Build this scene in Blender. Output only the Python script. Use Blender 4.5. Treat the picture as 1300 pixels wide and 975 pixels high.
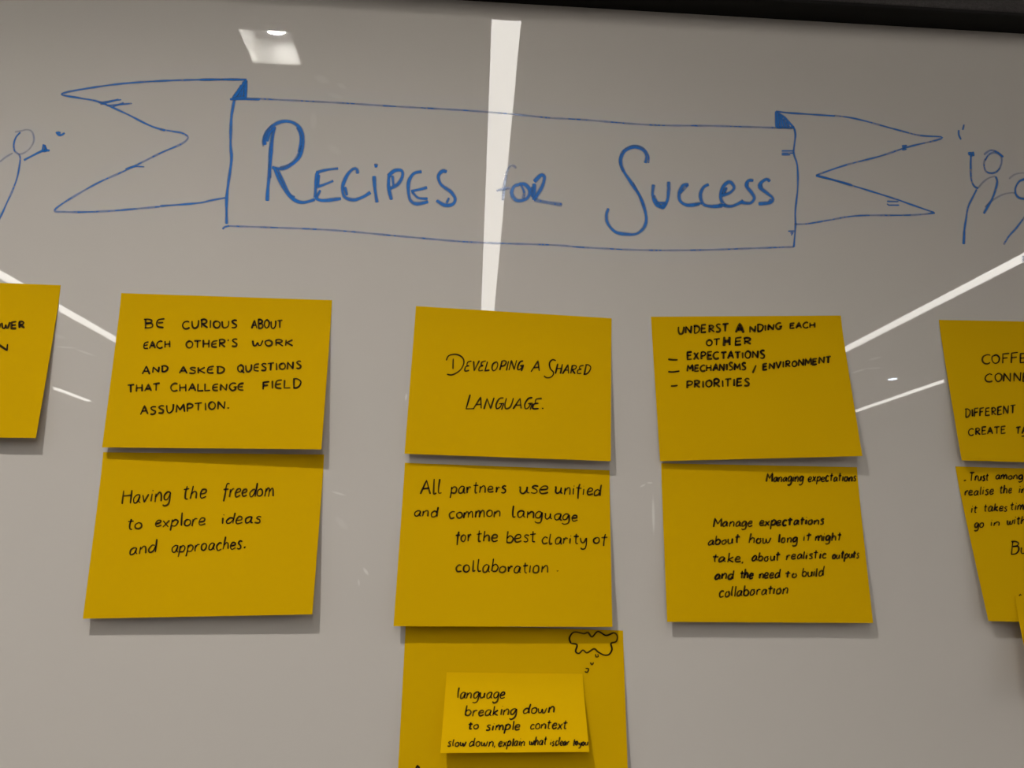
import bpy, bmesh, math, random
from mathutils import Vector, Matrix
random.seed(7)
S = bpy.context.scene
for o in list(bpy.data.objects): bpy.data.objects.remove(o)
COL = S.collection

# ---------------------------------------------------------------- camera
F = 850.0                    # focal length in pixels of a 1300 x 975 frame
EYE = Vector((0.0, -0.63, 1.45))
RT = Vector((0.99821, -0.05716, 0.01751))
DN = Vector((0.03019, 0.22921, -0.97291))
FW = Vector((0.05160, 0.97170, 0.23052))
cd = bpy.data.cameras.new('camera'); cam = bpy.data.objects.new('camera', cd); COL.objects.link(cam)
M = Matrix((RT, -DN, -FW)).transposed().to_4x4(); M.translation = EYE
cam.matrix_world = M
cd.sensor_fit = 'HORIZONTAL'; cd.sensor_width = 36.0; cd.lens = 36.0 * F / 1300.0
cd.clip_start = 0.01; cd.clip_end = 60
S.camera = cam

# ---------------------------------------------------------------- world, exposure
w = bpy.data.worlds.new('world'); S.world = w; w.use_nodes = True
w.node_tree.nodes['Background'].inputs[0].default_value = (0.9, 0.95, 1, 1)
w.node_tree.nodes['Background'].inputs[1].default_value = 0.02
S.view_settings.view_transform = 'Standard'; S.view_settings.look = 'None'
S.view_settings.gamma = 1; S.view_settings.use_curve_mapping = False
S.view_settings.exposure = 0.35
STRIP_E = 19.5               # radiance of the linear ceiling lights
LAMP_E = 2000.0                # radiance of the little round downlight

def lin(c):
    return tuple(((v / 255) / 12.92 if v / 255 <= .04045 else ((v / 255 + .055) / 1.055) ** 2.4) for v in c) + (1,)

# ---------------------------------------------------------------- materials
def new_mat(name):
    m = bpy.data.materials.new(name); m.use_nodes = True
    return m, m.node_tree.nodes, m.node_tree.links, m.node_tree.nodes['Principled BSDF']
def surf(name, col, rough=.6, scale=40, amt=.06, bump=0.0, ior=1.45, metal=0, bscale=None, dist=.001):
    m, n, l, p = new_mat(name)
    tc = n.new('ShaderNodeTexCoord'); nz = n.new('ShaderNodeTexNoise')
    nz.inputs['Scale'].default_value = scale; nz.inputs['Detail'].default_value = 5
    l.new(tc.outputs['Object'], nz.inputs['Vector'])
    mx = n.new('ShaderNodeMix'); mx.data_type = 'RGBA'
    l.new(nz.outputs[0], mx.inputs[0])
    mx.inputs[6].default_value = tuple(v * (1 - amt) for v in col[:3]) + (1,)
    mx.inputs[7].default_value = tuple(min(1, v * (1 + amt)) for v in col[:3]) + (1,)
    l.new(mx.outputs[2], p.inputs['Base Color'])
    p.inputs['Roughness'].default_value = rough; p.inputs['IOR'].default_value = ior
    p.inputs['Metallic'].default_value = metal
    if bump:
        nb = n.new('ShaderNodeTexNoise'); nb.inputs['Scale'].default_value = bscale or scale * 6
        nb.inputs['Detail'].default_value = 4
        l.new(tc.outputs['Object'], nb.inputs['Vector'])
        b = n.new('ShaderNodeBump'); b.inputs['Strength'].default_value = bump; b.inputs['Distance'].default_value = dist
        l.new(nb.outputs[0], b.inputs['Height']); l.new(b.outputs[0], p.inputs['Normal'])
    return m
def emit(name, col, e):
    m, n, l, p = new_mat(name)
    em = n.new('ShaderNodeEmission'); em.inputs[0].default_value = col; em.inputs[1].default_value = e
    l.new(em.outputs[0], n['Material Output'].inputs[0]); return m
def ink_mat(name, col, rough, streak=0.0, ior=1.45):
    m, n, l, p = new_mat(name)
    p.inputs['Base Color'].default_value = col; p.inputs['Roughness'].default_value = rough; p.inputs['IOR'].default_value = ior
    at = n.new('ShaderNodeAttribute'); at.attribute_name = 'ink'
    tr = n.new('ShaderNodeBsdfTransparent'); mx = n.new('ShaderNodeMixShader')
    src = at.outputs['Fac']
    if streak:
        tc = n.new('ShaderNodeTexCoord'); nz = n.new('ShaderNodeTexNoise'); nz.inputs['Scale'].default_value = 260
        nz.inputs['Detail'].default_value = 3
        l.new(tc.outputs['Object'], nz.inputs['Vector'])
        mr = n.new('ShaderNodeMapRange'); mr.inputs[1].default_value = .3; mr.inputs[2].default_value = .65
        mr.inputs[3].default_value = 1 - streak; mr.inputs[4].default_value = 1
        l.new(nz.outputs[0], mr.inputs[0])
        mu = n.new('ShaderNodeMath'); mu.operation = 'MULTIPLY'
        l.new(src, mu.inputs[0]); l.new(mr.outputs[0], mu.inputs[1]); src = mu.outputs[0]
    l.new(src, mx.inputs[0]); l.new(tr.outputs[0], mx.inputs[1]); l.new(p.outputs[0], mx.inputs[2])
    l.new(mx.outputs[0], n['Material Output'].inputs[0]); return m

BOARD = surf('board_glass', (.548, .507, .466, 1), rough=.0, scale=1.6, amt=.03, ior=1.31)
BEDGE = surf('board_edge', (.30, .36, .33, 1), rough=.15)
def paper(name, k):
    return surf(name, (.75 * k, .44 * k, .0 * k, 1), rough=.8, scale=9, amt=.025, bump=.10, bscale=14, dist=.004, ior=1.12)
PAPER = paper('note_paper', .82); PAPER2 = paper('small_note_paper', .95)
INK = ink_mat('black_pen', (.012, .006, .002, 1), .7, ior=1.2)
BLUE = ink_mat('blue_marker', (.028, .19, .60, 1), .1, streak=.2, ior=1.3)
WALL = surf('wall_paint', lin((190, 187, 184)), rough=.8, scale=30, amt=.03, bump=.1)
CEIL = surf('ceiling_paint', lin((196, 193, 190)), rough=.85, scale=20, amt=.02, bump=.08)
CARPET = surf('carpet', lin((120, 117, 115)), rough=.95, scale=220, amt=.3, bump=.5)
FELT = surf('felt', lin((62, 58, 57)), rough=.95, scale=420, amt=.5, bump=.8, bscale=700)
BLACK = surf('black_trim', (.006, .005, .004, 1), rough=.6, scale=60, amt=.3, ior=1.3)
WHITEM = surf('white_metal', (.82, .80, .76, 1), rough=.35, amt=.01)
REFL = surf('reflector_metal', (.93, .92, .89, 1), rough=.33, amt=.01, metal=.7)
PLATE = surf('lamp_plate', (.04, .04, .04, 1), rough=.5, amt=.03)
GREYM = surf('grey_metal', lin((150, 148, 145)), rough=.4, amt=.03)
LIGHT = emit('linear_diffuser', (1, .965, .90, 1), STRIP_E)
LAMP = emit('lamp_glow', (1, .98, .93, 1), LAMP_E)
SPOT = emit('spot_glow', (.75, .85, 1, 1), 40)

# ---------------------------------------------------------------- mesh helpers
def link(name, me, mat, parent=None):
    o = bpy.data.objects.new(name, me); COL.objects.link(o)
    for m in (mat if isinstance(mat, (list, tuple)) else [mat]): me.materials.append(m)
    if parent: o.parent = parent
    return o
def box_mesh(name, a, b, bev=0.0, origin=(0, 0, 0)):
    bm = bmesh.new(); bmesh.ops.create_cube(bm, size=1)
    for v in bm.verts:
        v.co = Vector([(a[i] + b[i]) / 2 + v.co[i] * (b[i] - a[i]) - origin[i] for i in range(3)])
    if bev: bmesh.ops.bevel(bm, geom=bm.edges[:], offset=bev, segments=2, affect='EDGES', profile=.5)
    me = bpy.data.meshes.new(name); bm.to_mesh(me); bm.free(); return me
def box(name, a, b, mat, parent=None, bev=0.0, origin=(0, 0, 0)):
    return link(name, box_mesh(name, a, b, bev, origin), mat, parent)
def empty(name, loc, label, cat, group=None):
    o = bpy.data.objects.new(name, None); COL.objects.link(o); o.location = loc
    o['label'] = label; o['category'] = cat
    if group: o['group'] = group
    return o
def struct(o): o['kind'] = 'structure'; return o

def ray(px, py):
    return RT * (px - 650) + DN * (py - 487.5) + FW * F
def on_plane(px, py, y=0.0):
    d = ray(px, py); return EYE + d * ((y - EYE.y) / d.y)

# ---------------------------------------------------------------- the room
W0, W1, D, H = -4.6, 4.6, -7.2, 2.70
struct(box('floor', (W0, D, -.1), (W1, .1, 0), CARPET))
struct(box('wall_back', (W0, .008, 0), (W1, .10, H), WALL))
struct(box('wall_left', (W0 - .1, D, 0), (W0, .1, H), WALL))
struct(box('wall_right', (W1, D, 0), (W1 + .1, .1, H), WALL))
struct(box('wall_front', (W0, D - .1, 0), (W1, D, H), WALL))
struct(box('baseboard_back', (W0, -.004, 0), (W1, .008, .09), GREYM))
# ceiling slab with a square opening for the recessed downlight
hx0, hx1, hy0, hy1 = -.632, -.500, -.971, -.847
bm = bmesh.new()
xs = [W0, hx0, hx1, W1]; ys = [D, hy0, hy1, .1]
g = [[bm.verts.new((x, y, H)) for y in ys] for x in xs]
for i in range(3):
    for j in range(3):
        if (i, j) != (1, 1): bm.faces.new((g[i][j], g[i][j + 1], g[i + 1][j + 1], g[i + 1][j]))
bmesh.ops.solidify(bm, geom=bm.faces[:], thickness=-.012)
me = bpy.data.meshes.new('ceiling'); bm.to_mesh(me); bm.free()
ce = struct(link('ceiling', me, CEIL))
if max(v.co.z for v in me.vertices) < H + .005:
    for v in me.vertices: v.co.z += .012

# linear ceiling lights, running away from the board
def strip(xc, y0, y1, wd, label):
    t = empty('linear_light', (xc, (y0 + y1) / 2, H), label, 'ceiling light', 'linear lights set in parallel rows on the ceiling')
    hl = (y0 - y1) / 2; hw = wd / 2
    box('diffuser', (-hw, -hl, -.006), (hw, hl, -.001), LIGHT, t)
    for s in (-1, 1):
        box('side_rail', (min(s * hw, s * (hw + .004)), -hl - .004, -.008), (max(s * hw, s * (hw + .004)), hl + .004, 0), CEIL, t)
        box('end_cap', (-hw, min(s * hl, s * (hl + .004)), -.008), (hw, max(s * hl, s * (hl + .004)), 0), CEIL, t)
    return t
strip(.044, -.735, -5.9, .072, 'middle linear white ceiling light, reflected as the wide bright band above the centre notes')
strip(-2.365, -.735, -5.9, .080, 'linear white ceiling light reflected as the bright slanting line left of the first full note')
strip(2.350, -.735, -5.9, .078, 'linear white ceiling light reflected as the thick slanting line above the coffee note')
strip(-3.69, -.735, -5.86, .080, 'outer left linear ceiling light reflected as the short thin line between left notes')
strip(3.51, -.735, -5.9, .080, 'outer right linear ceiling light reflected as the thin line left of coffee note')

# recessed square downlight
t = empty('recessed_downlight', ((hx0 + hx1) / 2, (hy0 + hy1) / 2, H), 'square recessed downlight with a round lamp, reflected at the top left of the board', 'ceiling light')
cx, cy = t.location.x, t.location.y
a, b, dp = (hx1 - hx0) / 2, (hy1 - hy0) / 2, .075
box('reflector_wall', (-a, -b, .0), (-a + .002, b, dp), REFL, t)
box('reflector_wall', (a - .002, -b, .0), (a, b, dp), REFL, t)
box('reflector_wall', (-a + .002, -b, .0), (a - .002, -b + .002, dp), REFL, t)
box('reflector_wall', (-a + .002, b - .002, .0), (a - .002, b, dp), REFL, t)
box('top_plate', (-a, -b, dp), (a, b, dp + .004), PLATE, t)
bm = bmesh.new(); bmesh.ops.create_uvsphere(bm, u_segments=40, v_segments=16, radius=.033)
for v in bm.verts: v.co.z = max(v.co.z * .35, -.02) + dp - .004
bmesh.ops.delete(bm, geom=[v for v in bm.verts if v.co.z > dp - .002], context='VERTS')
me = bpy.data.meshes.new('lamp'); bm.to_mesh(me); bm.free(); link('lamp', me, LAMP, t)

# a tiny bluish spot
t = empty('spot_light', (3.09, -4.05, H), 'tiny bluish ceiling spot, reflected as a point of light left of the coffee note', 'ceiling light')
def disc(name, r, z0, z1, mat, parent):
    bm = bmesh.new(); bmesh.ops.create_cone(bm, cap_ends=True, segments=32, radius1=r, radius2=r * .92, depth=z1 - z0)
    bmesh.ops.translate(bm, verts=bm.verts[:], vec=(0, 0, (z0 + z1) / 2))
    me = bpy.data.meshes.new(name); bm.to_mesh(me); bm.free(); return link(name, me, mat, parent)
disc('housing', .05, -.012, 0, WHITEM, t); disc('lens', .03, -.016, -.0121, SPOT, t)

# fabric panel over the board
ZT = 2.0368
t = empty('acoustic_panel', (0, -.013, ZT), 'dark grey felt wall panel with a black edge above the whiteboard', 'wall panel')
box('felt_face', (-2.2, -.013, .004), (2.2, .0205, .62), FELT, t, bev=.0015)
box('edge_trim', (-2.2, -.0125, 0), (2.2, .0205, .004), BLACK, t)

# ---------------------------------------------------------------- the whiteboard
BX, BZ0 = 1.75, .75
wb = empty('whiteboard', (0, 0, BZ0), 'large glossy off-white glass whiteboard covered with yellow notes and a blue banner drawing', 'whiteboard')
def wl(p): return p - Vector((0, 0, BZ0))
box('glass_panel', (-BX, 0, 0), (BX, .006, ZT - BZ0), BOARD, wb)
box('backing_rail', (-BX + .1, .006, .1), (BX - .1, .008, ZT - BZ0 - .1), BEDGE, wb)

# ---------------------------------------------------------------- strokes
def smooth(pts, step):
    if len(pts) < 3: P = [pts[0]] + pts[1:]
    P = pts; out = []
    for i in range(len(P) - 1):
        p0 = P[max(i - 1, 0)]; p1 = P[i]; p2 = P[i + 1]; p3 = P[min(i + 2, len(P) - 1)]
        n = max(1, int(math.dist(p1, p2) / step))
        for k in range(n):
            s = k / n
            out.append(tuple(.5 * (2 * p1[j] + (p2[j] - p0[j]) * s + (2 * p0[j] - 5 * p1[j] + 4 * p2[j] - p3[j]) * s * s + (3 * p1[j] - p0[j] - 3 * p2[j] + p3[j]) * s ** 3) for j in (0, 1)))
    out.append(tuple(P[-1])); return out
def straight(pts, step):
    out = []
    for p, q in zip(pts, pts[1:]):
        n = max(1, int(math.dist(p, q) / step))
        out += [(p[0] + (q[0] - p[0]) * k / n, p[1] + (q[1] - p[1]) * k / n) for k in range(n)]
    out.append(tuple(pts[-1])); return out
class Ribbons:
    def __init__(s, mapper): s.v = []; s.f = []; s.c = []; s.map = mapper; s.n = 0
    def add(s, pts, width, dens=1.0, sm=True, step=2.0, hard=.45, wob=.12, fade=0.0):
        pts = [p for i, p in enumerate(pts) if i == 0 or math.dist(p, pts[i - 1]) > 1e-6]
        if len(pts) == 1: pts = [pts[0], (pts[0][0] + width * .6, pts[0][1] + width * .25)]
        P = smooth(pts, step) if sm and len(pts) > 2 else straight(pts, step)
        lift = 1.2e-5 * (s.n % 12); s.n += 1
        ph = random.random() * 6; m = len(P); base = len(s.v)
        for i, p in enumerate(P):
            q0 = P[max(i - 1, 0)]; q1 = P[min(i + 1, m - 1)]
            tx, ty = q1[0] - q0[0], q1[1] - q0[1]; L = math.hypot(tx, ty) or 1
            nx, ny = -ty / L, tx / L
            hw = width / 2 * (1 + wob * math.sin(ph + i * step * .22))
            if i in (0, m - 1): hw *= .7
            d = dens * (1 - fade * i / m)
            for o, e in ((-1, 0), (-hard, 1), (hard, 1), (1, 0)):
                s.v.append(s.map(p[0] + nx * hw * o, p[1] + ny * hw * o, lift)); s.c.append(d * e * (.92 + .08 * math.sin(ph * 2 + i * step * .13)))
            if i:
                b = base + 4 * i
                for k in range(3): s.f.append((b - 4 + k, b - 3 + k, b + 1 + k, b + k))
    def build(s, name, mat, parent, label=None):
        me = bpy.data.meshes.new(name); me.from_pydata(s.v, [], s.f)
        at = me.attributes.new('ink', 'FLOAT', 'POINT'); at.data.foreach_set('value', s.c)
        o = link(name, me, mat, parent)
        if label: o['label'] = label
        return o
def board_map(px, py, lift): return wl(on_plane(px, py, -.0001 - lift))
def zm(ox, oy, k, txt):
    """strokes written as pixel pairs of an enlarged crop at (ox, oy), scale k"""
    out = []
    for st in txt.split(';'):
        n = [float(v) for v in st.replace(',', ' ').split()]
        if n: out.append([(ox + n[i] / k, oy + n[i + 1] / k) for i in range(0, len(n), 2)])
    return out

def draw(name, label, groups):
    r = Ribbons(board_map)
    for strokes, wd, dens, sm in groups:
        for st in strokes: r.add(st, wd * 1.28, dens, sm, step=1.6, hard=.38)
    r.build(name, BLUE, wb, label)

A = lambda s: zm(260, 60, 3.612, s)
B = lambda s: zm(580, 0, 2.954, s)
Dq = lambda s: zm(740, 100, 4.0625, s)
Eq = lambda s: zm(1000, 100, 4.063, s)
G = lambda s: zm(0, 0, 2.9545, s)
Lq = lambda s: zm(0, 150, 6.96, s)
Rq = lambda s: zm(1200, 140, 4.88, s)

draw('lettering', 'blue marker word "Recipes"', [
 (A('318 370 306 450 300 540 290 640 286 705;276 448 274 425 286 388 320 355 360 340 400 344 432 366 450 405 449 455 430 508 390 543 350 558 308 550;318 552 342 608 372 662 408 698 450 712 505 698;516 575 510 620 506 690;505 690 540 703 625 694;700 580 697 560 680 558 652 588 632 640 640 685 680 700 722 688 760 665;776 590 780 650 790 712;845 580 843 640 856 700;842 590 870 566 902 566 906 592 885 628 850 648;995 570 960 578 938 608 933 650 942 700 972 718 1025 708;1110 572 1090 568 1071 592 1084 630 1128 663 1148 695 1136 720 1100 724 1062 702'), 5.0, .92, True),
 (A('285 432 298 392 326 366;424 366 438 400 440 440 432 482;334 560 358 612 388 672 412 690;510 575 560 562 612 556;512 642 560 625 590 612;524 584 518 640;530 655 512 690;945 660 985 652 1020 643;950 662 978 690 1022 695;782 540 788 548;778 546 792 545;1120 690 1108 716;860 588 866 640;642 640 652 680'), 4.2, .85, True),
 (A('310 372 300 452 294 540 300 600;345 552 390 535 424 500 442 450;268 455 268 425 283 385 312 355;776 538 795 540'), 3.4, .6, True)])
draw('lettering', 'blue marker word "for"', [
 (B('186 655 178 695 172 752;148 716 178 708 200 704'), 4.0, .55, True),
 (B('222 632 214 622 198 625 184 652'), 3.4, .5, True),
 (B('235 692 214 700 206 728 226 752 262 745 274 716 256 692 232 690;290 688 288 750;290 682 314 658 328 662 322 695 302 730 290 748'), 5.4, .9, True),
 (B('290 748 320 756 395 768'), 5.0, .65, True),
 (B('238 690 252 720 248 745;284 700 282 740'), 4.2, .7, True)])
draw('lettering', 'blue marker word "Success"', [
 (Dq('322 435 328 400 308 366 265 352 218 372 196 420 208 472 252 540 300 620 326 708 318 762 280 798 230 802 168 790 128 745 122 702 132 668'), 4.8, .85, True),
 (Dq('338 435 338 396 306 356 256 346 206 374 190 425 208 480;255 535 290 595 315 660'), 3.0, .65, True),
 (Dq('364 545 360 605 380 648 408 658 434 632 442 575 442 530;545 545 517 550 497 590 502 630 540 652 602 645;650 545 622 560 606 600 620 645 660 658 720 655;714 602 758 588 780 560 756 532 722 558 710 608 730 650 772 656 828 630;880 525 855 525 842 550 868 585 884 615 866 640 832 640 814 632;965 530 948 518 920 535 912 558 950 590 978 614 970 638 905 645'), 5.0, .9, True),
 (Dq('366 600 385 640 412 668 432 640;380 640 425 640;500 590 545 545;720 600 742 560;735 565 722 600;852 535 845 560;920 540 922 562;970 620 960 640;575 650 620 640;700 650 745 655'), 4.0, .75, True)])
# banner: front panel, folds and the two tails
ban = [
 ([[(299, 124), (420, 130), (500, 135), (580, 139.5), (640, 144), (700, 150)], [(700, 150), (740, 152), (826, 158.6), (912, 160), (1006, 163)],
   [(290, 287), (350, 289), (426, 292.5), (520, 301), (600, 307.5), (700, 311), (740, 314), (814, 317.5), (888, 317.5), (961, 315), (1008, 313.5)]], 2.6, .62, True),
 (G('880 370 868 440 865 540 868 600 856 690 850 750 850 840'), 4.2, .9, True),
 (G('835 860 842 852 860 847;845 742 790 752 740 762 600 773'), 3.0, .8, True),
 (G('925 298 700 300 500 310 350 328 232 352 300 368 370 382 470 425 560 470 620 490;925 300 860 298 750 299'), 3.0, .78, True),
 (G('600 485 650 493 685 500 705 516 680 540 600 575 480 635 350 695 210 782 250 795 400 792 600 775'), 2.9, .68, True),
 (G('370 385 455 374;376 392 445 372;400 396 495 388;420 402 465 385;470 635 500 625 542 626'), 2.5, .7, True),
 (G('922 300 918 368;914 305 905 368;905 318 894 368;898 330 886 368;892 345 876 368;888 355 872 368;870 370 925 366;922 300 921 368;925 300 880 362'), 4.4, .9, False),
 (G('862 372 975 373'), 3.2, .8, False),
 (Dq('1090 255 1096 290 1092 330 1088 385 1106 450 1108 560 1096 680 1096 760 1088 868'), 2.9, .8, True),
 (Dq('1025 372 1090 372;1025 384 1090 383;1025 392 1070 392;1058 786 1092 785;1070 796 1085 792 1074 808'), 2.2, .75, False),
 (Dq('995 168 998 250;1004 178 1010 250;1014 182 1022 250;1024 195 1036 250;1036 205 1050 250;1050 218 1064 250;995 168 1040 200 1088 252;998 250 1092 252'), 3.4, .9, False),
 (Dq('995 168 1060 176 1150 182 1300 192'), 2.8, .8, False),
 (Eq('240 190 320 200 400 218 480 240 560 262 680 292 790 300 770 316 620 352 480 398 300 445 145 498'), 2.7, .72, True),
 (Eq('145 498 330 550 540 615 640 650 755 690;145 500 240 522 330 548'), 2.7, .78, True),
 (Eq('760 692 640 703 400 705 310 712 220 728 100 748 35 750'), 2.6, .68, True),
 (Eq('588 347 616 344;590 366 612 364 592 354 612 350;512 632 572 634;512 645 522 652 575 652'), 2.4, .8, False)]
draw('banner_outline', 'blue marker ribbon banner outline with forked tails', ban)
draw('stick_figure', 'blue stick figure at the left edge of the board', [
 (Lq('180 125 142 168 122 230 130 290 165 320 178 350 172 420 150 530 110 640 60 750 20 840 -20 920'), 2.8, .72, True),
 (Lq('165 320 215 306 268 262 300 195 284 122 238 102 180 114 132 122;0 385 50 345 112 308;-60 420 0 385'), 2.4, .42, True),
 (Lq('210 372 280 335 350 300 390 286 440 286'), 3.2, .9, True),
 (Lq('385 230 378 290 404 285 390 235 412 290;378 280 412 292;495 122 520 150 545 148 572 130;498 128 530 128 518 155'), 3.2, .9, True)])
draw('stick_figure', 'blue raised arm and head of the stick figure at the right edge', [
 (Rq('160 270 158 350 162 430 180 470 205 485;195 490 170 540 142 600 128 680 118 750 115 830'), 3.2, .75, True),
 (Rq('148 258 152 280;160 258 162 288;172 256 175 285'), 4.0, .9, False),
 (Rq('118 745 114 830;312 410 322 440 312 490 290 550 262 600 238 640'), 3.6, .8, True),
 (Rq('250 300 240 330 250 375 285 390 325 375 348 330 345 285 310 262 270 275 248 310;240 275 280 248 320 258 360 290'), 2.9, .66, True),
 (Rq('205 480 235 445 270 420 312 408;245 600 290 560 350 525 400 512 430 512'), 2.4, .45, True),
 (Rq('117 88 108 122'), 2.6, .7, False), (Rq('84 122 84 150 98 182'), 2.6, .75, True)])
draw('stick_figure', 'blue stick figure cut off by the right edge', [
 (Rq('500 425 460 440 436 480 438 520 465 545 520 545 560 510 555 450 500 425'), 3.4, .8, True),
 (Rq('395 425 430 398 480 388 530 395'), 2.4, .4, True),
 (Rq('520 620 485 670 440 730 395 780 362 832'), 3.2, .7, True), (Rq('484 900 486 940'), 3.0, .5, False)])
# pale marks painted into the glass colour: faint reflections (arcs, streak, glint) and smudges
def glints_and_smudges(mat, marks):
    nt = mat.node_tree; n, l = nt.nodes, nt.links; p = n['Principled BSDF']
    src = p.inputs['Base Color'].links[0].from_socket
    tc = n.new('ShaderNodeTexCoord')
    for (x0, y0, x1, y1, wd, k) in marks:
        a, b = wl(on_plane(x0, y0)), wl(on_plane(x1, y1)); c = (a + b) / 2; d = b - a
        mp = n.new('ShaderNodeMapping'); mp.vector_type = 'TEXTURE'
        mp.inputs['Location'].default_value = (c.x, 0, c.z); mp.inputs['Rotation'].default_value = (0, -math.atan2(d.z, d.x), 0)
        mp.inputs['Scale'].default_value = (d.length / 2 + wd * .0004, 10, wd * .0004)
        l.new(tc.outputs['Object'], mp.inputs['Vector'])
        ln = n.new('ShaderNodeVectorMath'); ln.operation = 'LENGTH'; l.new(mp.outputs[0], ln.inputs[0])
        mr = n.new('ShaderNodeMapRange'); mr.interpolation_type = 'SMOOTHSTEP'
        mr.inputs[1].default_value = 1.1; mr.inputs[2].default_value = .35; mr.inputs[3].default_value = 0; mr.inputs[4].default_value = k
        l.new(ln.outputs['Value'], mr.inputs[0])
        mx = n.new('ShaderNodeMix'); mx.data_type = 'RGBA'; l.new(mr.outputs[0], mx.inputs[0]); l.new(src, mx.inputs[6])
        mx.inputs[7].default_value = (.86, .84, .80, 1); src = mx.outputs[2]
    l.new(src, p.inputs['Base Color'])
glints_and_smudges(BOARD, [(70, 440, 98, 442, 3, .22), (95, 443, 121, 452, 3, .22), (64, 424, 82, 429, 6, .12), (1080, 474, 1100, 468, 3, .28), (1098, 468, 1120, 467, 3, .2),
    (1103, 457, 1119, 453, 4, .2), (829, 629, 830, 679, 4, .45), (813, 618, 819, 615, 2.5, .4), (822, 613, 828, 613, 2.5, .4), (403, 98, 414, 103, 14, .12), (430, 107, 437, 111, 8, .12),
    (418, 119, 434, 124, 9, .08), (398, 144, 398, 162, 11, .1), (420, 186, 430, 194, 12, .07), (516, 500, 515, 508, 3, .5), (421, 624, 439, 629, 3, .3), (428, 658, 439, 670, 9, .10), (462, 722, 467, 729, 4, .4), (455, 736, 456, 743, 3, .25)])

# ---------------------------------------------------------------- handwriting
# glyph: width | strokes; '~' = rounded stroke. cap height 10, x-height 5
CAPS = {
'A': (6, '0 0 3.2 10 6 0;1.2 3.6 5 4'), 'B': (6, '1 0 1 10;~0 10 3 10 5.4 8.4 4.2 6 1.2 5.2;~1.2 5.2 5 5 6 2.6 4.4 .4 .6 0'),
'C': (6, '~6 8.6 4 10 1 8 0 4 1.6 .6 4 0 6.2 1.4'), 'D': (6.2, '1 0 1 10;~0 10 3.4 10 6.2 7 5.6 2.6 3 0 .4 0'),
'E': (5.2, '5.2 10 .6 9.6 .3 0 5.2 .4;.4 5 4.6 5.4'), 'F': (5, '5.4 10 .6 9.6 .3 0;.4 5 4.4 5.4'),
'G': (6.2, '~5.8 9 3 10 .6 7.4 .2 3.4 2.4 0 5 .8 5.8 4;3.4 4.2 6.6 4.4'), 'H': (6, '.6 10 .4 0;5.6 10 5.6 0;.5 5 5.6 5.2'),
'I': (1.6, '.8 9.4 .8 0'), 'K': (5.8, '.6 10 .4 0;5.4 9.6 .8 5 5.8 0'), 'L': (5, '.8 10 .4 .2 5.2 .4'),
'M': (7, '.2 0 .8 9.6 3.4 3 6.4 9.6 7 0'), 'N': (6.4, '.3 0 .6 9.6 5.6 .4 6 10'), 'O': (5.8, '~3 9.4 .6 7.4 .4 3 2.6 .2 5.2 2 5.6 6.6 3.4 9.4 2 9'),
'P': (5.6, '1 0 1 9.6;~.2 9.2 3 10 5.6 8.2 4.4 5 1 4.4'), 'Q': (6.4, '~3 9.4 .6 7.4 .4 3 2.6 .2 5.2 2 5.6 6.6 3.4 9.4 2 9;3.4 3.4 6.6 -1.4'),
'R': (6, '1 0 1 9.6;~.2 9.2 3 10 5.4 8.2 4.4 5.6 1 5;1.6 5 6 0'), 'S': (5, '~5 9 2.8 10 .8 8.2 2.2 5.6 4.6 3.4 4 .6 2 0 .2 .8'),
'T': (6, '0 9.6 6.2 10;3 9.8 2.8 0'), 'U': (6, '~.4 9.6 .4 4 1.8 .2 4.2 .6 5.6 4 5.8 9.6'), 'V': (6, '.2 10 2.8 0 6 10'),
'W': (8, '~.2 8.6 1 1 2.4 .4 4 5.6;~4 5.6 4.8 .6 6.2 .8 8 9'), 'X': (5.6, '.4 10 5.6 0;5.4 10 .2 0'), '/': (4, '.2 -1 4 10.5'),
"'": (2.4, '1.4 10.6 .6 8.4'), '.': (2, '.5 .2 1.4 .7 .6 .7 1.4 .1'), ',': (2, '1 .6 .3 -1.8'), '-': (4, '0 4 4 4.6'), ' ': (3.5, ''),
}
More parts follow.
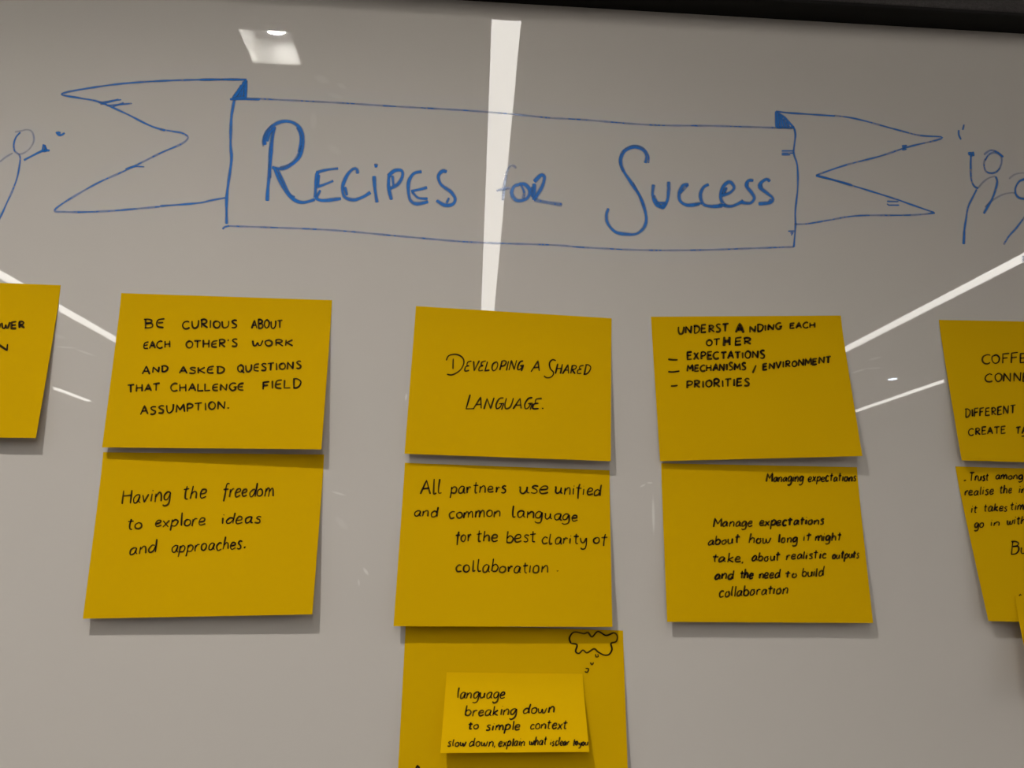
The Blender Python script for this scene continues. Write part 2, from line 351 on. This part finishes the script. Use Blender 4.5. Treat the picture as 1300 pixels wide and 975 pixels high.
LOW = {
'a': (4.6, '~4.2 4.4 2.4 5 .5 3.2 .9 .4 2.8 .6 4.1 4;~4.2 4.8 3.9 1 5 .2'), 'b': (4.4, '~.8 10 .6 4 .5 .4;~.6 3.4 2.6 5 4.4 3 3.2 .3 .6 .4'),
'c': (3.8, '~3.8 4.4 2 5 .4 2.8 1.4 .1 4 .8'), 'd': (4.8, '~4.2 3.8 2.4 5 .5 3 .9 .3 3 .7 4.1 3;~4.6 10 4.2 4 4.4 .2'),
'e': (4, '~.5 2.4 3.4 3 3.4 4.7 1.6 4.9 .3 2.4 1.4 .1 4.2 1'), 'f': (3.6, '~4 9.4 2.6 10 1.8 7.4 1.6 2 1.3 -2.6;0 4.6 3.8 5.2'),
'g': (4.6, '~4.2 4.4 2.4 5 .5 3.2 1 .5 2.8 .8 4.2 4.4;~4.3 4.8 4.4 0 3.6 -3 1.4 -3.8 .2 -2.8'), 'h': (4.4, '~.9 10 .6 4 .4 0;~.6 2.8 2.4 5 3.8 4.2 4 0'),
'i': (1.6, '.9 4.8 .7 .1;.9 7.2 1.2 7.4'), 'k': (4.2, '~.9 10 .6 4 .4 0;3.8 5 .7 2.4 4.2 0'), 'l': (1.6, '~.9 10 .7 4 1 .1'),
'm': (6.6, '~.5 4.8 .6 2.4 .4 0;~.6 2.8 2.2 5 3.2 4 3.2 0;~3.3 2.8 5 5 6 4 6.2 0'), 'n': (4.4, '~.5 4.8 .6 2.4 .4 0;~.6 2.8 2.6 5 3.9 4 4 0'),
'o': (4.2, '~2.2 4.9 .5 3.6 .6 .9 2.4 .1 3.9 1.6 3.6 4.2 1.8 4.9'), 'p': (4.4, '~.9 5.2 .6 1 .2 -4;~.7 3.4 2.6 5.2 4.3 3.4 3.2 .6 .7 .6'),
'r': (3.2, '~.6 4.8 .6 2.4 .5 0;~.6 2.8 1.8 4.8 3.4 4.8'), 's': (3.4, '~3.4 4.6 1.8 5 .8 3.8 2.6 2.2 3 .6 1.6 0 .2 .5'),
't': (3.2, '~1.7 8.6 1.4 3 1.7 .4 3 .3;0 5.4 3.4 5.8'), 'u': (4.4, '~.5 4.8 .5 1.6 1.6 .1 3.4 1 4 4.6;~4 4.8 4 1 4.8 .2'),
'v': (4, '.3 4.8 1.8 .1 4 5'), 'w': (6, '~.3 4.8 1 .6 2.4 .6 3 4;~3 4 3.8 .5 5 .8 6 5'), 'x': (4, '.3 5 4 0;4 5 .2 -.2'),
'y': (4.2, '~.5 4.8 .7 2 2.2 1.2 4 4.6;~4.1 4.9 3.8 0 2.6 -3.4 .4 -3.4'),
}
ALT = {  # letter shapes of single writers
'n1': {'E': (5, '~5.4 10 1.6 9 .4 5 1 1 5 .2;1 5 4.6 5.6'), 'U': (6, '~.2 9 .6 2 2.6 0 5.4 3 5.8 9.8')},
'n4': {'l': (2.6, '~.9 10 .7 3 1 .2 2.6 .8'), 'f': (3.6, '~2.6 8.6 2.0 5 1.8 1 1.7 -3;0 4.8 4 4.9'), 'u': (4.8, '~.2 4.4 1 4.6 .8 1.2 2.2 .2 3.8 2 4.2 4.8;~4.2 4.8 4.2 1 5.2 .6'),
       'y': (4.4, '~.4 4.8 .9 2 2.4 1.4 4.2 4.8;~4.2 4.8 4.3 0 3.4 -3.6 1.6 -4.2 .6 -3'), 'r': (3.2, '~.5 4.6 .9 2.4 .7 .1;~.9 2.6 2 4.6 3.2 4')},
'n7': {'t': (3.6, '~1.9 9 1.7 3 1.8 .2;0 5.6 3.8 5.8'), 'a': (4.6, '~3.9 4.6 1.8 4.6 .4 2.2 1 .3 2.8 1.2 4 4.6;~4 4.4 4 1.2 5 .4'), 'o': (4, '~2 4.9 .5 3.2 .8 .5 2.6 .3 3.8 2.4 2.6 4.7 3.8 4.6')},
'n2': {'t': (3.4, '~2 9.4 1.6 4 1.8 .6 3.2 .4;.2 6.6 3.6 7'), 'd': (4.8, '~4 4.2 2.2 4.6 .5 2.2 1.2 .2 3.2 1.2 4.4 4;4.8 10 4.4 0'), 'h': (4.4, '1.2 10 .4 0;~.6 2.6 2.4 4.6 3.6 3.8 3.8 0')},
'it': {'E': (4.8, '~5 10 1.2 9 1.2 6 3.6 5.4;~3.4 5.4 .2 4.4 .4 .4 4.6 .6'), 'G': (5.6, '~5 9.6 2 9 .4 4 1.6 0 4 1 4.8 4.6;2.6 4.4 6 4.8 5.4 -1.4')},
}
def text_strokes(word, caps, alt=None):
    x = 0; out = []
    for ch in word:
        w_, gs = (ALT.get(alt, {}).get(ch) or CAPS.get(ch) or LOW[ch])
        js = random.uniform(.90, 1.08); jy = random.uniform(-.45, .35); jx = random.uniform(-.35, .35)
        def yy(v): return ((v * 1.16 if v <= 5 else 5.8 + (v - 5) * .84) if not caps and v > 0 else v) * js + jy
        for st in gs.split(';'):
            if not st: continue
            sm = st[0] == '~'; n = [float(v) for v in st.lstrip('~').split()]
            out.append((sm, [(x + jx + n[i] + random.uniform(-.2, .2), yy(n[i + 1]) + random.uniform(-.28, .28)) for i in range(0, len(n), 2)]))
        x += w_ + (1.7 if caps else 1.0)
    return out, x - (1.7 if caps else 1.0)

# ---------------------------------------------------------------- sticky notes
class Note:
    def __init__(s, px, lift, label, base=None, mat=None, power=1.12, twist=0.0, group='large yellow sticky notes on the whiteboard', bow=.0):
        """px: corner pixels TL TR BR BL; lift: how far the lower left / right corners stand off (m)"""
        s.base = base or (lambda p: 0.0); s.lift = lift; s.pw = power; s.bow = bow
        def corner(q, off):
            p = on_plane(*q, 0)
            for _ in range(6): p = on_plane(*q, -(s.base(p) + .0004 + off))
            return p
        s.c = [corner(px[0], 0), corner(px[1], 0), corner(px[2], lift[1]), corner(px[3], lift[0])]
        NX, NZ = 16, 14
        o = s.c[0].copy(); s.o = o
        bm = bmesh.new(); fr = [[bm.verts.new(s.P(i / NX, j / NZ) - o) for i in range(NX + 1)] for j in range(NZ + 1)]
        bk = [[bm.verts.new(s.P(i / NX, j / NZ) - o + Vector((0, .00022, 0))) for i in range(NX + 1)] for j in range(NZ + 1)]
        for j in range(NZ):
            for i in range(NX):
                bm.faces.new((fr[j][i], fr[j + 1][i], fr[j + 1][i + 1], fr[j][i + 1])); bm.faces.new((bk[j][i], bk[j][i + 1], bk[j + 1][i + 1], bk[j + 1][i]))
        for i in range(NX):
            bm.faces.new((fr[0][i], fr[0][i + 1], bk[0][i + 1], bk[0][i])); bm.faces.new((fr[NZ][i], bk[NZ][i], bk[NZ][i + 1], fr[NZ][i + 1]))
        for j in range(NZ):
            bm.faces.new((fr[j][0], bk[j][0], bk[j + 1][0], fr[j + 1][0])); bm.faces.new((fr[j][NX], fr[j + 1][NX], bk[j + 1][NX], bk[j][NX]))
        bmesh.ops.recalc_face_normals(bm, faces=bm.faces[:])
        for f in bm.faces: f.smooth = abs(f.normal.y) > .5
        for e in bm.edges: e.smooth = all(f.smooth for f in e.link_faces)
        me = bpy.data.meshes.new('sticky_note'); bm.to_mesh(me); bm.free()
        s.ob = link('sticky_note', me, mat or PAPER); s.ob.location = o
        s.ob['label'] = label; s.ob['category'] = 'sticky note'; s.ob['group'] = group
    def prof(s, u, v):
        t = max(0.0, (v - .10) / .90)
        return (s.lift[0] + (s.lift[1] - s.lift[0]) * u) * t ** s.pw + s.bow * math.sin(math.pi * u) * t * t
    def P(s, u, v):
        c = s.c
        p = (c[0] * (1 - u) + c[1] * u) * (1 - v) + (c[3] * (1 - u) + c[2] * u) * v
        q = Vector((p.x, 0, p.z)); q.y = -(s.base(p) + .0004 + s.prof(u, v)); return q
    def uv(s, px, py):
        u, v = .5, .5; d = ray(px, py)
        ax = RT; ay = DN
        def err(u, v):
            r = s.P(u, v) - EYE; z = r.dot(FW)
            return r.dot(RT) / z * F + 650 - px, r.dot(DN) / z * F + 487.5 - py
        for _ in range(4):
            e = err(u, v)
            if abs(e[0]) + abs(e[1]) < .02: break
            h = 1e-3; a = err(u + h, v); b = err(u, v + h)
            j11, j21, j12, j22 = (a[0] - e[0]) / h, (a[1] - e[1]) / h, (b[0] - e[0]) / h, (b[1] - e[1]) / h
            dt = j11 * j22 - j12 * j21
            u -= (e[0] * j22 - e[1] * j12) / dt; v -= (j11 * e[1] - j21 * e[0]) / dt
        return u, v
    def map(s, px, py, lift):
        u, v = s.uv(px, py)
        return s.P(u, v) + Vector((0, -.00025 - lift, 0)) - s.o
    def write(s, ox, oy, k, lines, wd=1.8, caps=True, slant=0.0, alt=None, name='handwriting_line'):
        """lines: list of lines; a line is a list of (word, x0, y0, x1, y1, height[, width factor[, slant]])"""
        for ln in lines:
            r = Ribbons(s.map)
            for it in ln:
                if isinstance(it, str):
                    for st in zm(ox, oy, k, it): r.add(st, wd * 1.36, .97, True, step=1.5, hard=.6)
                    continue
                word, x0, y0, x1, y1, h = it[:6]; wf = it[6] if len(it) > 6 else 1; sl = it[7] if len(it) > 7 else slant
                sts, tw = text_strokes(word, caps, alt)
                hh = h / 10.0
                kx = (x1 - x0) / max(tw, .1)
                for sm, pts in sts:
                    q = []
                    for gx, gy in pts:
                        X = x0 + gx * kx + gy * hh * sl
                        q.append((ox + X / k, oy + (y0 + (y1 - y0) * gx / tw - gy * hh) / k))
                    r.add(q, wd * wf * 1.4, .96, sm, step=1.2, wob=.2, hard=.6)
            r.build(name, INK, s.ob)

mm = .001
n = Note([(154, 372), (421.5, 381), (408, 570.5), (129.5, 568)], (7 * mm, 12 * mm), 'yellow sticky note starting "BE CURIOUS ABOUT EACH OTHER\'S WORK", upper note of the left pair')
n.write(120, 350, 4.0625, [
 [('BE', 258, 268, 355, 268, 50), ('CURIOUS', 455, 272, 735, 270, 42), ('ABOUT', 810, 274, 970, 270, 42)],
 [('EACH', 252, 378, 390, 370, 34), ("OTHER'S", 472, 375, 738, 366, 38), ('WORK', 815, 362, 1022, 362, 34)],
 [('A', 246, 507, 285, 507, 42), ('ND', 300, 500, 378, 494, 30), ('ASKED', 440, 505, 668, 502, 34), ('QUESTIONS', 737, 500, 1065, 478, 38)],
 [('THAT', 172, 602, 338, 592, 38), ('CHALLENGE', 395, 597, 770, 590, 38), ('FIELD', 868, 586, 1062, 578, 42)],
 [('ASSUMPTION.', 240, 717, 698, 685, 42)]], wd=1.95, alt='n1')
n = Note([(131, 574), (411.5, 577), (396.5, 780), (105, 785.5)], (9 * mm, 11 * mm), 'yellow sticky note reading "Having the freedom to explore ideas", lower left pair')
n.write(90, 560, 3.8235, [
 [('Having', 247, 305, 482, 288, 74), ('the', 540, 281, 655, 276, 66), ('freedom', 735, 274, 983, 268, 68)],
 [('to', 270, 430, 345, 427, 52), ('explore', 407, 417, 650, 408, 60), ('ideas', 730, 403, 918, 398, 60)],
 [('and', 283, 549, 410, 541, 62), ('approaches.', 487, 541, 850, 520, 60)]], wd=1.7, caps=False, slant=.12, alt='n2')
n = Note([(528, 388.5), (776.5, 404), (775.5, 585.5), (513.5, 576)], (7 * mm, 9 * mm), 'yellow sticky note reading "DEVELOPING A SHARED LANGUAGE", top note of the centre column')
n.write(500, 370, 4.24, [
 ['282 372 296 346 335 339 368 355 377 385 356 425 315 449 286 446;320 362 318 418', ('EVELOPING', 382, 430, 690, 422, 52), ('A', 740, 430, 785, 428, 60),
  '872 374 856 367 838 384 842 415 860 438 848 460 822 465 808 454', ('HARED', 868, 443, 1050, 445, 50)],
 [('L', 383, 635, 430, 635, 84), ('ANGUAGE.', 430, 633, 808, 630, 58)]], wd=1.65, slant=.24, alt='it')
n = Note([(514, 587.5), (774, 597), (777.5, 796), (499.5, 795)], (10 * mm, 10 * mm), 'yellow sticky note starting "All partners use unified", middle of the centre column')
n.write(490, 570, 4.1935, [
 [('All', 182, 240, 298, 240, 78), ('partners', 340, 236, 640, 232, 62), ('use', 703, 236, 865, 236, 68), ('unified', 898, 240, 1145, 250, 64)],
 [('and', 150, 360, 275, 362, 52), ('common', 333, 370, 610, 360, 62), ('l', 668, 365, 690, 365, 62), ('anguage', 698, 362, 1022, 386, 60)],
 [('for', 368, 495, 452, 490, 66), ('the', 480, 495, 590, 494, 62), ('best', 637, 497, 795, 495, 64), ('clarity', 828, 506, 1065, 506, 60), ('of', 1100, 505, 1172, 500, 56)],
 [('collaboration', 372, 652, 860, 660, 66), ('.', 908, 652, 920, 652, 60)]], wd=1.75, caps=False, slant=.06, alt='n4')
sh = Note([(515, 792), (791, 800.5), (798, 1003), (504, 1001)], (7 * mm, 7 * mm), 'yellow sticky note with a drawn thought cloud, bottom of the centre column')
n = sh
n.write(490, 780, 3.939, [['925 145 917 120 930 95 950 88 990 96 1010 90 1030 112 1060 85 1100 105 1140 92 1157 110 1150 136 1125 145 1130 175 1115 200 1090 203 1060 187 1040 172 1005 192 985 178 965 195 948 185 955 152 925 145']], wd=1.9, name='thought_cloud')
n.write(490, 780, 3.939, [['1048 198 1050 212 1062 210 1058 198'], ['1022 240 1030 252 1038 240'], ['998 270 1014 272 1006 289 994 285']], wd=1.7, name='thought_bubble')
n.write(490, 780, 3.939, [['150 772 158 757 164 764 168 774']], wd=2.6)
def sheet_y(p):
    # depth of the large sheet's face under a point (its corners are almost square to the board)
    v = (sh.c[0].z - p.z) / (sh.c[0].z - sh.c[3].z); u = (p.x - sh.c[0].x) / (sh.c[1].x - sh.c[0].x)
    return .0010 + sh.prof(min(max(u, 0), 1), max(v, 0))
n = Note([(567, 853.5), (739.5, 855.5), (748, 954.5), (559, 956)], (10 * mm, 9 * mm), 'small bright yellow sticky note starting "language breaking down", stuck on the cloud note', base=sheet_y, mat=PAPER2, power=1.3, group='small yellow sticky notes stuck over larger ones')
n.write(490, 780, 3.939, [
 [('language', 352, 420, 592, 420, 54)], [('breaking', 394, 508, 652, 500, 52), ('down', 682, 495, 838, 492, 52)],
 [('to', 412, 574, 462, 572, 42), ('simple', 500, 580, 668, 577, 46), ('context', 718, 573, 900, 572, 46)],
 [('slow', 308, 660, 398, 660, 40), ('down,', 415, 660, 550, 660, 42), ('explain', 562, 660, 693, 656, 42), ('what', 714, 655, 798, 653, 44), ('is', 820, 655, 838, 655, 36), ('clear', 845, 655, 915, 653, 38), ('to', 935, 655, 957, 655, 36), ('you', 962, 656, 1008, 654, 34)]],
 wd=1.7, caps=False, slant=.16)
n = Note([(826.5, 402), (1067.5, 400.5), (1095, 579), (838, 585.5)], (5 * mm, 12 * mm), 'yellow sticky note starting "UNDERSTANDING EACH OTHER" with three dashed lines, right of centre')
n.write(810, 380, 4.333, [
 [('UNDERST', 220, 190, 495, 178, 42), ('A', 536, 184, 580, 184, 46, 1.5), ('NDING', 612, 183, 788, 163, 36), ('EACH', 834, 161, 972, 155, 30)],
 [('OT', 374, 256, 448, 252, 38), ('H', 470, 256, 505, 254, 48, 1.5), ('ER', 530, 252, 622, 246, 38)],
 ['165 330 190 333 218 333', ('EXPECTATIONS', 270, 332, 695, 322, 40)],
 ['165 398 190 400 228 395', ('MECHANISMS', 270, 398, 592, 388, 38), ('/', 628, 402, 648, 402, 38), ('ENVIRONMENT', 686, 388, 1060, 350, 36)],
 ['180 477 200 477 218 473', ('PRIORITIES', 264, 490, 612, 474, 42)]], wd=2.15)
n = Note([(839.5, 588), (1088, 593), (1108.5, 791), (847, 789.5)], (9 * mm, 9 * mm), 'yellow sticky note headed "Managing expectations", below the dashed list note')
n.write(820, 570, 4.063, [
 [('Managing', 620, 170, 810, 168, 46), ('expectations', 834, 168, 1083, 166, 44)],
 [('Manage', 347, 402, 548, 398, 46), ('expectations', 582, 398, 915, 388, 46, 1.15)],
 [('about', 317, 497, 478, 486, 46), ('how', 527, 486, 642, 485, 48), ('long', 682, 484, 778, 482, 46), ('it', 808, 476, 846, 474, 44), ('might', 870, 476, 1003, 472, 46)],
 [('take,', 340, 582, 508, 584, 46), ('about', 544, 578, 688, 575, 46), ('realistic', 722, 572, 928, 562, 44), ('outputs', 960, 568, 1098, 562, 42)],
 [('and', 354, 672, 448, 670, 46, 1.15), ('the', 482, 668, 550, 668, 46, 1.15), ('need', 580, 666, 690, 664, 46, 1.15), ('to', 717, 664, 775, 662, 40), ('build', 802, 658, 913, 655, 48)],
 [('collaboration', 374, 765, 730, 745, 52)]], wd=1.85, caps=False, slant=.12, alt='n7')
n = Note([(-190, 352), (77, 362), (45.5, 556), (-228, 554)], (8 * mm, 10 * mm), 'yellow sticky note cut by the left edge of the picture, letters "OWER" showing')
n.write(0, 340, 4.0625, [[('OWER', -30, 314, 128, 312, 34)], [('N', -12, 427, 45, 426, 32)]], wd=2.3)
n = Note([(1192, 406), (1455, 411), (1480, 592), (1221, 584.5)], (8 * mm, 10 * mm), 'yellow sticky note starting "COFFEE" at the right edge of the picture, upper of its pair')
n.write(1170, 380, 4.43, [
 [('COFFEE', 338, 362, 640, 355, 56)], [('CONNE', 357, 464, 605, 460, 50)],
 [('DIFFERENT', 242, 664, 525, 640, 46)], [('CREATE', 262, 766, 470, 754, 40), ('TA', 530, 756, 590, 754, 42), '560 770 600 768']], wd=1.7)
n = Note([(1213, 592), (1485, 600), (1520, 795), (1255, 788.5)], (10 * mm, 10 * mm), 'yellow sticky note starting "Trust among" at the right edge, below the coffee note')
nt = n
n.write(1190, 570, 3.25, [
 ['108 131 118 129', ('Trust', 130, 133, 208, 130, 34), ('among', 237, 126, 352, 125, 32)],
 [('realise', 110, 192, 228, 188, 36), ('the', 255, 184, 305, 182, 34), ('in', 335, 182, 362, 181, 34)],
 [('it', 136, 265, 160, 264, 34), ('takes', 190, 257, 288, 255, 34), ('time', 300, 252, 378, 250, 34)],
 [('go', 150, 325, 188, 323, 34), ('in', 216, 319, 256, 317, 30), ('with', 286, 312, 362, 310, 36)],
 [('Bui', 298, 436, 380, 430, 48)], ['336 606 342 600 346 604']], wd=1.75, caps=False, slant=.1)
def nt_y(p):
    v = (nt.c[0].z - p.z) / (nt.c[0].z - nt.c[3].z); return .0012 + nt.prof(.1, min(max(v, 0), 1.6))
Note([(1289, 757), (1470, 760), (1490, 880), (1313, 876)], (9 * mm, 9 * mm), 'small yellow sticky note just showing at the right edge, over the "Trust among" note', base=nt_y, mat=PAPER, power=1.3, group='small yellow sticky notes stuck over larger ones')
